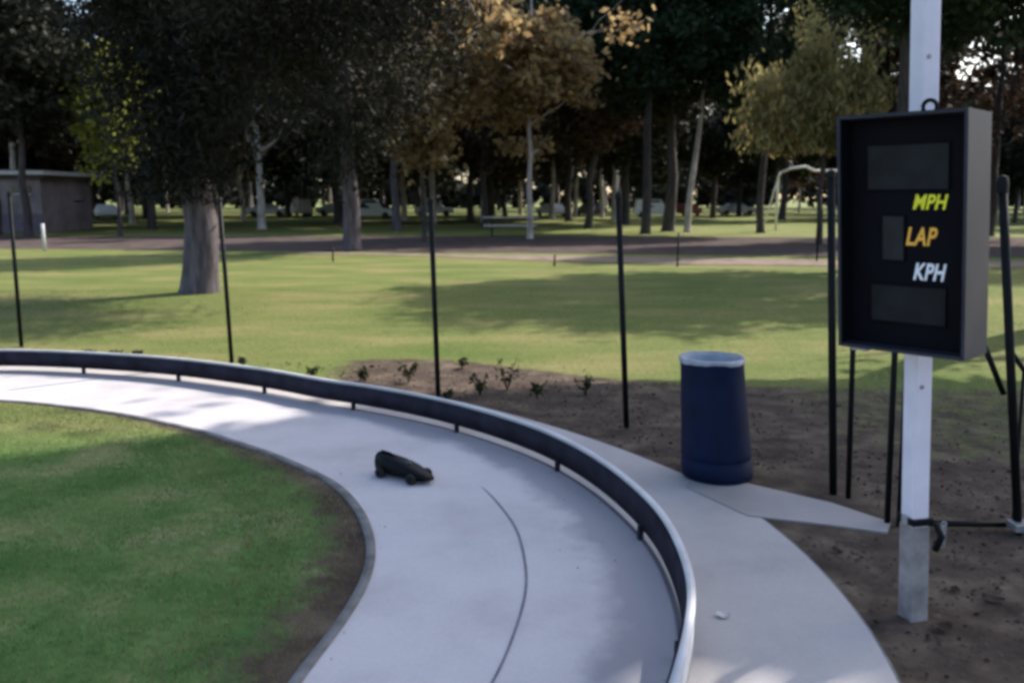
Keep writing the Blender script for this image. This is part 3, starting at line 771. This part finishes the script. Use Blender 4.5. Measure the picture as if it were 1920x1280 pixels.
def where(x, y):
    u = 960 + 1600 * x / y
    for lim, w in ((150, 'behind the building'), (370, 'left of grey trunk'), (600, 'right of grey trunk'), (815, 'by the middle post'),
                   (1000, 'behind the picnic table'), (1160, 'left of the fourth post'), (1300, 'near leaning white trunk'), (1450, 'left of the pipe frame'), (1560, 'behind the pipe frame'), (1800, 'behind the sign')):
        if u < lim: break
    else: w = 'right of the sign'
    return ('nearer row ' if y < 83 else 'far row ') + w
LBL = {'dark': 'dark leafy tree of the far park', 'green': 'dark green tree of the far park',
       'pale': 'pale trunked tree of the far park', 'brown': 'brown leaved pale trunked tree of the far park'}
rows = [(66, 6.6, 0.0), (78, 6.6, 0.4), (91, 7, 0.1), (106, 7.5, 0.6), (126, 8.5, 0.3), (148, 10, 0.0)]
taken = [(-16.4, 56.4), (-7.3, 54.5), (10.5, 51.5), (-6.4, 70), (20.5, 88), (-23.6, 56.4), (-11.2, 58), (-1.9, 60), (5.1, 58)]
for ry, sp_, ph in rows:
    hw = ry * 0.66 + 6
    x = -hw + ph * sp_
    while x < hw:
        px, py = x + rg.uniform(-2.6, 2.6), ry + rg.uniform(-5, 5)
        x += sp_
        if any(math.hypot(px - a, py - b) < 4.0 for a, b in taken): continue
        if 15 < px < 23 and py < 86 and py > 50: continue          # open pale lawn behind the pipe frame
        taken.append((px, py))
        kind = rg.choices(['dark', 'green', 'pale', 'brown'], [4, 2, 4, 1.6])[0]
        t = proto(kind)
        s = rg.uniform(0.85, 1.25)
        if 0.345 < px / py < 0.445 or 0.48 < px / py < 0.62: s = min(s, 0.0105 * py) * 0.82
        put(t, px, py, s, rg.uniform(0, 6.28), LBL[kind] + ', ' + where(px, py), 'tree', 'far park trees', sz=s * rg.uniform(0.9, 1.15))

# distant wood closing the park
rng = np.random.default_rng(9)
n = 26000
ang = rng.uniform(-1.05, 1.05, n)
rad = rng.uniform(175, 205, n)
hh = 11 + 5 * np.sin(ang * 23) + 3 * np.sin(ang * 61 + 1)
pos = np.c_[rad * np.sin(ang), rad * np.cos(ang), rng.uniform(0, 1, n) ** 0.8 * hh + 0.5]
V, Q = leaf_quads(rng, pos, 1.1, flat=0.2, aspect=0.8)
tag(link('distant_wood', np_mesh('distant_wood', V, Q, M['lf_dark'])), 'distant dark wood closing off the park', kind='stuff')

# ------------------------------------------------------------------ low building at left
bd = empty('restroom_building', (-33.5, 54, 0))
tag(bd, 'low pinkish block building with pale roof edge at the far left', 'building')
bw, bdp, bh = 11.5, 6.0, 3.15
MB().box((0, 0, bh / 2), (bw, bdp, bh)).build('wall', M['wall_pink'], bd)
MB().box((0, -bdp / 2 - 0.03, 0.55), (bw + 0.04, 0.05, 1.1)).build('dado', simple('dado', (0.13, 0.10, 0.13), 0.9), bd)
MB().box((0, 0, bh + 0.32), (bw + 1.3, bdp + 1.5, 0.22)).build('roof_trim', M['roof_trim'], bd)
MB().add([(-6.3, -3.6, bh + 0.44), (6.3, -3.6, bh + 0.44), (6.3, 3.6, bh + 0.44), (-6.3, 3.6, bh + 0.44), (-3.5, 0, bh + 0.62), (3.5, 0, bh + 0.62)],
         [(0, 1, 5, 4), (1, 2, 5), (2, 3, 4, 5), (3, 0, 4), (3, 2, 1, 0)]).build('roof', M['roof'], bd)
MB().box((0, 0, bh + 0.10), (bw + 0.9, bdp + 0.9, 0.20)).build('soffit', M['roof'], bd)
for dx in (-3.4, 2.6):
    d = MB().box((dx, -bdp / 2 - 0.07, 1.05), (1.0, 0.06, 2.1)).build('door', M['door'], bd)
    MB().box((dx + 0.38, -bdp / 2 - 0.12, 1.0), (0.06, 0.05, 0.16)).build('handle', M['grey_metal'], d)
for dx in (-1.4, 0.4, 4.6):
    wdw = MB().box((dx, -bdp / 2 - 0.05, 2.5), (1.1, 0.06, 0.45)).build('window', M['glass'], bd)
    MB().box((dx, -bdp / 2 - 0.08, 2.24), (1.25, 0.10, 0.06)).build('sill', M['roof_trim'], wdw)

# pale bollards and thin far posts
for x, y, h, lab in ((-19.3, 33.2, 1.0, 'pale short post on the lawn edge, left of two before the building'), (-18.0, 33.0, 1.05, 'pale short post on the lawn edge, right of two before the building')):
    tag(MB().tube([(0, 0, -0.05), (0, 0, h)], 0.06, 10).build('bollard', M['roof_trim'], smooth=True, loc=(x, y, 0)), lab, 'bollard', 'pale posts before the building')
for x, y, h, lab in ((4.91, 25.37, 1.0, 'thin dark stake at the sandy path under the leaning white trunk'), (9.8, 27.5, 2.1, 'thin dark stake at the sandy path just left of the sign'), (1.27, 25.6, 0.35, 'short dark stub on the sandy path edge'), (-5.76, 27.5, 0.45, 'short dark stub on the lawn edge by the road')):
    tag(MB().tube([(0, 0, -0.05), (0.01, 0, h)], 0.028, 8).build('stake', M['black_metal'], smooth=True, loc=(x, y, 0)), lab, 'stake')

# ------------------------------------------------------------------ picnic table and white pipe frame
pt = empty('picnic_table', (-0.1, 47, 0), R(3))
tag(pt, 'pale wooden picnic table under the autumn tree beyond the road', 'picnic table')
for k in range(4):
    MB().box((0, -0.29 + 0.193 * k, 0.98), (3.0, 0.18, 0.05)).build('table_plank', M['wood'], pt)
for s in (-1, 1):
    MB().box((0, s * 0.78, 0.55), (2.9, 0.26, 0.05)).build('bench', M['wood'], pt)
    lg = MB()
    lg.tube([(s * 1.0, -0.55, 0), (s * 1.0, -0.15, 0.95)], 0.05, 6).tube([(s * 1.0, 0.55, 0), (s * 1.0, 0.15, 0.95)], 0.05, 6).tube([(s * 1.0, -0.85, 0.50), (s * 1.0, 0.85, 0.50)], 0.04, 6)
    lg.build('leg', M['bark_dark'], pt)

M['pipe'] = simple('pipe_white', (0.78, 0.77, 0.75), 0.5, 0.08, 5)
gf = empty('pipe_frame', (17.3, 54, 0))
tag(gf, 'white metal pipe frame with arched top standing on the far lawn', 'pipe frame')
MB().tube([(-0.75, 0, 0), (-0.75, 0, 3.3), (-0.6, 0, 3.6)], 0.075, 8).build('upright', M['pipe'], gf, smooth=True)
MB().tube([(4.4, 0, 0), (4.4, 0, 3.3), (4.25, 0, 3.6)], 0.075, 8).build('upright', M['pipe'], gf, smooth=True)
MB().tube([(-0.6, 0, 3.6), (0.1, 0, 3.85), (0.9, 0, 3.95), (1.5, 0, 3.7), (2.4, 0, 3.68), (3.6, 0, 3.7), (4.25, 0, 3.6)], 0.075, 8).build('crossbar', M['pipe'], gf, smooth=True)
MB().tube([(-0.75, 0, 3.3), (-1.15, 1.4, 0)], 0.05, 8).build('stay', M['pipe'], gf, smooth=True)
MB().tube([(4.4, 0, 3.3), (4.8, 1.4, 0)], 0.05, 8).build('stay', M['pipe'], gf, smooth=True)

# ------------------------------------------------------------------ parked cars far beyond the trees
def make_car(paint, tall=False):
    root = empty('parked_car')
    L_, Wd = 4.5, 1.75
    hh = 1.9 if tall else 1.42
    pr = [(-2.25, 0.45), (-2.25, 0.85), (-2.1, 0.98), (-1.45 if not tall else -2.05, 1.0 if not tall else 1.1), (-0.95 if not tall else -1.9, hh), (0.55, hh), (1.15, 0.98), (2.1, 0.86), (2.25, 0.7), (2.25, 0.35), (1.75, 0.28), (-1.75, 0.28)]
    vs = []; n = len(pr)
    for s in (-1, 1):
        for x, z in pr: vs.append((x, s * (Wd / 2 - (0.16 if z > 1.05 else 0)), z))
    MB().add(vs, [tuple(range(n))[::-1], tuple(range(n, 2 * n))] + [(i, (i + 1) % n, n + (i + 1) % n, n + i) for i in range(n)]).build('body', M[paint], root)
    for s in (-1, 1):
        y = s * (Wd / 2 - 0.06)
        MB().add([(-1.2, y, 1.04), (0.85, y, 1.04), (0.45, y - s * 0.06, hh - 0.1), (-0.9, y - s * 0.06, hh - 0.1)], [(0, 1, 2, 3)]).build('side_window', M['glass'], root)
    MB().add([(1.17, -0.7, 1.02), (1.17, 0.7, 1.02), (0.62, 0.62, hh - 0.06), (0.62, -0.62, hh - 0.06)], [(0, 1, 2, 3)]).build('windscreen', M['glass'], root)
    wm = None
    for sx in (-1.4, 1.4):
        for s in (-1, 1):
            if wm is None:
                w = MB().lathe([(0.05, -0.11), (0.30, -0.11), (0.33, -0.06), (0.33, 0.06), (0.30, 0.11), (0.05, 0.11)], 12).build('wheel', M['rubber'], root); wm = w.data
            else: w = link('wheel', wm, root)
            w.location = (sx, s * 0.80, 0.33); w.rotation_euler = (R(90), 0, 0)
    return root
cp = {}
spots = [(-52, 84, 'car_white', 1), (-47, 84.5, 'car_silver', 0), (-40, 85, 'car_white', 0), (-27.5, 97, 'car_silver', 0), (-24.5, 100, 'car_white', 1), (-21, 103, 'car_white', 0), (-15.5, 99, 'car_dark', 0), (-14, 87, 'car_white', 1), (-9, 100, 'car_silver', 0), (4.5, 98, 'car_white', 0), (9, 99, 'car_dark', 0), (15.3, 93, 'car_white', 1), (20, 100, 'car_red', 0), (27, 104, 'car_silver', 0)]
car_labels = ['white van parked behind the low building at far left', 'silver car parked beside the white van behind the building', 'white car parked between building and bright yellow green tree',
    'silver car seen left of the big grey trunk', 'white van parked just left of the big grey trunk', 'white car half hidden behind the big grey trunk', 'dark blue car right of the pale forked trunk',
    'bright white van between pale forked trunk and tall straight grey trunk', 'silver car left of the middle fence post', 'white car parked right of the picnic table', 'dark blue car near the fourth fence post',
    'bright white van just left of the leaning white trunk', 'dark red car behind the leaning white trunk', 'silver car left of the white pipe frame']
for i, (x, y, pnt, tall) in enumerate(spots):
    k = (pnt, tall)
    if k in cp: c = copy_tree(cp[k])
    else: c = cp[k] = make_car(pnt, bool(tall))
    c.location = (x, y, 0); c.rotation_euler = (0, 0, rg.choice([0, math.pi, R(60), R(115)]) + rg.uniform(-0.15, 0.15))
    tag(c, car_labels[i], 'van' if tall else 'car', 'cars parked beyond the trees')

# ------------------------------------------------------------------ weeds, litter, leaves
weeds = [(-1.64, 9.3, .16, 'low dark weed at the rail, leftmost of those on brown soil'), (-1.14, 9.2, .26, 'tall thin weed left of the middle fence post'), (-0.60, 10.0, .13, 'small dark weed on the lawn edge right of the middle fence post'),
         (-0.33, 8.6, .24, 'bushy dark weed close to the rail right of the middle fence post'), (-0.05, 8.85, .34, 'tallest dark weed standing alone in the brown bed'), (0.76, 8.6, .26, 'weed nearest the post in the bare soil'),
         (0.25, 8.45, .18, 'low spreading dark weed halfway along the brown bed'), (-0.66, 8.35, .10, 'tiny dark weed at the foot of the middle fence post'), (-5.4, 10.75, .09, 'flat dark weed behind the rail at left, first of three'),
         (-5.05, 10.72, .08, 'flat dark weed behind the rail at left, middle of three'), (-4.75, 10.66, .10, 'flat dark weed behind the rail at left, last of three'), (-3.28, 10.2, .09, 'tiny dark weed beside the second fence post'), (-2.3, 9.6, .09, 'small dark weed behind the rail between second and middle posts')]
for i, (x, y, h, lab) in enumerate(weeds):
    r2 = np.random.default_rng(200 + i)
    e = empty('weed', (x, y, 0)); tag(e, lab, 'weed', 'weeds behind the rail')
    st = MB(); P_ = []
    for s in range(6):
        a = r2.uniform(0, 6.28); tip = (math.cos(a) * h * r2.uniform(0.15, 0.5), math.sin(a) * h * r2.uniform(0.15, 0.5), h * r2.uniform(0.6, 1.05))
        st.tube([(0, 0, -0.01), (tip[0] * 0.4, tip[1] * 0.4, tip[2] * 0.6), tip], [0.006, 0.004, 0.002], 5)
        for q in range(9):
            f = r2.uniform(0.3, 1.05); P_.append((tip[0] * f + r2.normal() * 0.02, tip[1] * f + r2.normal() * 0.02, max(0.02, tip[2] * f)))
    st.build('stem', M['weed'], e)
    V, Q = leaf_quads(r2, np.array(P_), 0.035, aspect=0.4)
    link('leaves', np_mesh('leaves', V, Q, M['weed']), e)

def curled(name, x, y, s, rz, mat, lab, cat, thick=0.0):
    mb = MB(); vs = []; n = 7
    for i in range(n):
        f = i / (n - 1); w = math.sin(math.pi * (0.08 + 0.88 * f)) * 0.38
        vs += [((f - .5) * s, -w * s, 0.014 + 0.35 * s * abs(f - .45)), ((f - .5) * s, 0, 0.012 + 0.12 * s * abs(f - .5)), ((f - .5) * s, w * s, 0.016 + 0.30 * s * abs(f - .6))]
    fs = []
    for i in range(n - 1):
        for k in (0, 1): fs.append((i * 3 + k, i * 3 + k + 1, i * 3 + k + 4, i * 3 + k + 3))
    mb.add(vs, fs)
    return tag(mb.build(name, mat, loc=(x, y, 0), rz=rz), lab, cat)
curled('fallen_leaf', 2.02, 3.73, 0.11, 0.5, M['dead_leaf'], 'curled dark brown leaf on soil right of the sign post foot', 'leaf')
curled('fallen_leaf', 2.42, 4.02, 0.10, -0.4, M['dead_leaf'], 'dark dead leaf on soil near the right edge', 'leaf')
curled('fallen_leaf', 2.28, 4.12, 0.07, 1.2, M['dead_leaf'], 'small dead leaf on soil behind the other two leaves', 'leaf')
curled('fallen_leaf', 1.86, 4.62, 0.07, 2.0, M['dead_leaf'], 'dead leaf on soil left of the sign post', 'leaf')
curled('paper_scrap', 1.02, 3.85, 0.07, 0.1, M['rail_white'], 'pale scrap lying on the walkway by the rail', 'litter')

# litter of small dead leaves and clods, uncountable
rng = np.random.default_rng(77)
def scatter(n, cond, xr, yr):
    P_ = np.c_[rng.uniform(*xr, n), rng.uniform(*yr, n)]
    t = np.arctan2(P_[:, 1] - CY, P_[:, 0] - CX); r = np.hypot(P_[:, 0] - CX, P_[:, 1] - CY)
    return P_[cond(P_, t, r)]
P_ = scatter(5200, lambda p, t, r: (r > r_walk(t) + 0.02) & ((p[:, 1] < np.interp(p[:, 0], [-3, 0, 2, 5], [10.4, 9.8, 9.0, 7.0])) | (p[:, 1] < 5)) & ~((p[:, 0] > 1.2) & (p[:, 0] < 2.4) & (p[:, 1] > 4.85) & (p[:, 1] < 6.0)), (-3, 6), (2, 10.5))
V, Q = leaf_quads(rng, np.c_[P_, np.full(len(P_), 0.008)], 0.014, flat=0.8, aspect=0.6)
tag(link('leaf_litter', np_mesh('leaf_litter', V, Q, M['dead_leaf'])), 'crumbled leaf litter over the bare soil', kind='stuff')

def clods(P_, s0, s1, mat, name, lab, z=0.0):
    n = len(P_); O = np.array([(1, 0, 0), (0, 1, 0), (-1, 0, 0), (0, -1, 0), (0, 0, 0.8)], float)
    F = np.array([(0, 1, 4), (1, 2, 4), (2, 3, 4), (3, 0, 4)])
    sz = rng.uniform(s0, s1, n) * rng.uniform(0.4, 1, n)
    a = rng.uniform(0, 6.28, n); ca, sa = np.cos(a), np.sin(a)
    L = O[None] * sz[:, None, None] * rng.uniform(0.6, 1.3, (n, 5, 1))
    X = L[..., 0] * ca[:, None] - L[..., 1] * sa[:, None] + P_[:, 0:1]; Y = L[..., 0] * sa[:, None] + L[..., 1] * ca[:, None] + P_[:, 1:2]
    V = np.stack([X, Y, L[..., 2] + z], -1).reshape(-1, 3)
    return tag(link(name, np_mesh(name, V, (F[None] + 5 * np.arange(n)[:, None, None]).reshape(-1, 3), mat)), lab, kind='stuff')
soil_area = lambda p, t, r: (r > r_walk(t) + 0.04) & (((p[:, 1] < np.interp(p[:, 0], [-2, 0, 1, 2, 3], [10.2, 9.7, 9.2, 7.6, 6.2])) & (p[:, 0] > -2.0)) | (p[:, 1] < 5)) & ~((p[:, 0] > 1.1) & (p[:, 0] < 2.45) & (p[:, 1] > 4.85) & (p[:, 1] < 6.05))
M['clod'] = simple('soil_clods', (0.085, 0.062, 0.047), 0.95, 0.5, 5, spec=0.05)
P_ = scatter(22000, soil_area, (-2.4, 5.5), (2, 10.3))
clods(P_, 0.006, 0.026, M['clod'], 'soil_clods', 'small brown clods over the bare soil')
P_ = scatter(2600, lambda p, t, r: (r < r_out(t) - 0.04) & (r > r_in(t) + 0.02) & ((r > r_out(t) - 0.04 - np.abs(rng.normal(size=len(t))) * 0.22) | (r < r_in(t) + np.abs(rng.normal(size=len(t))) * 0.16)), (-6, 1.1), (2.6, 10))
clods(P_, 0.003, 0.008, M['dead_leaf'], 'track_grit', 'fine dark grit along the edges of the track', z=0.006)

def blades(P_, h, w, mat, name, lab, var=0.5):
    n = len(P_); a = rng.uniform(0, 6.28, n); hh = h * rng.uniform(1 - var, 1 + var, n)
    lean = rng.normal(size=(n, 2)) * hh[:, None] * 0.45
    dx, dy = np.cos(a) * w, np.sin(a) * w
    z0 = np.full(n, -0.004)
    V = np.stack([np.c_[P_[:, 0] - dx, P_[:, 1] - dy, z0], np.c_[P_[:, 0] + dx, P_[:, 1] + dy, z0], np.c_[P_[:, 0] + lean[:, 0], P_[:, 1] + lean[:, 1], hh]], 1).reshape(-1, 3)
    return tag(link(name, np_mesh(name, V, np.arange(n * 3).reshape(n, 3), mat)), lab, kind='stuff')
mask = lambda p, t, r: (rng.random(len(t)) > 0.75 * np.clip((p[:, 1] - 5.9 - 0.45 * (p[:, 0] + 5)) / 0.8, 0, 1)) & (r < r_in(t) - 0.07 - np.abs(rng.normal(size=len(t))) * np.interp(t, [-0.6, 0.0, 0.5, 1.0, 1.5], [0.30, 0.40, 0.30, 0.12, 0.04]))  # blades thinned in the corner coloured as sunlit
P_ = scatter(150000, mask, (-6.5, -0.6), (2.2, 8.5))
blades(P_, 0.020, 0.0035, M['grass_in'], 'infield_grass', 'short green grass of the infield inside the track')
P_ = scatter(40000, lambda p, t, r: (r < r_in(t) - 0.06) & (r > r_in(t) - 0.75), (-6.5, -0.6), (2.2, 8.5))
blades(P_, 0.022, 0.0035, M['grass_dry'], 'dry_grass', 'dry straw coloured grass at the infield rim')
P_ = scatter(110000, lambda p, t, r: (r > r_walk(t) + 0.03) & (p[:, 1] > np.interp(p[:, 0], [-6, -3.4, -2.4, -0.74, 0.26, 0.85, 1.98, 3.2, 4.5, 8], [9, 10.3, 10.7, 10.4, 9.9, 9.4, 9.0, 8.6, 7.2, 6.2]) + rng.normal(size=len(t)) * 0.2) & (np.abs(p[:, 0]) < 0.66 * p[:, 1] + 0.5), (-13, 13), (6, 19))
blades(P_, 0.018, 0.006, M['grass_out'], 'lawn_grass', 'short sunlit grass of the lawn outside the track')
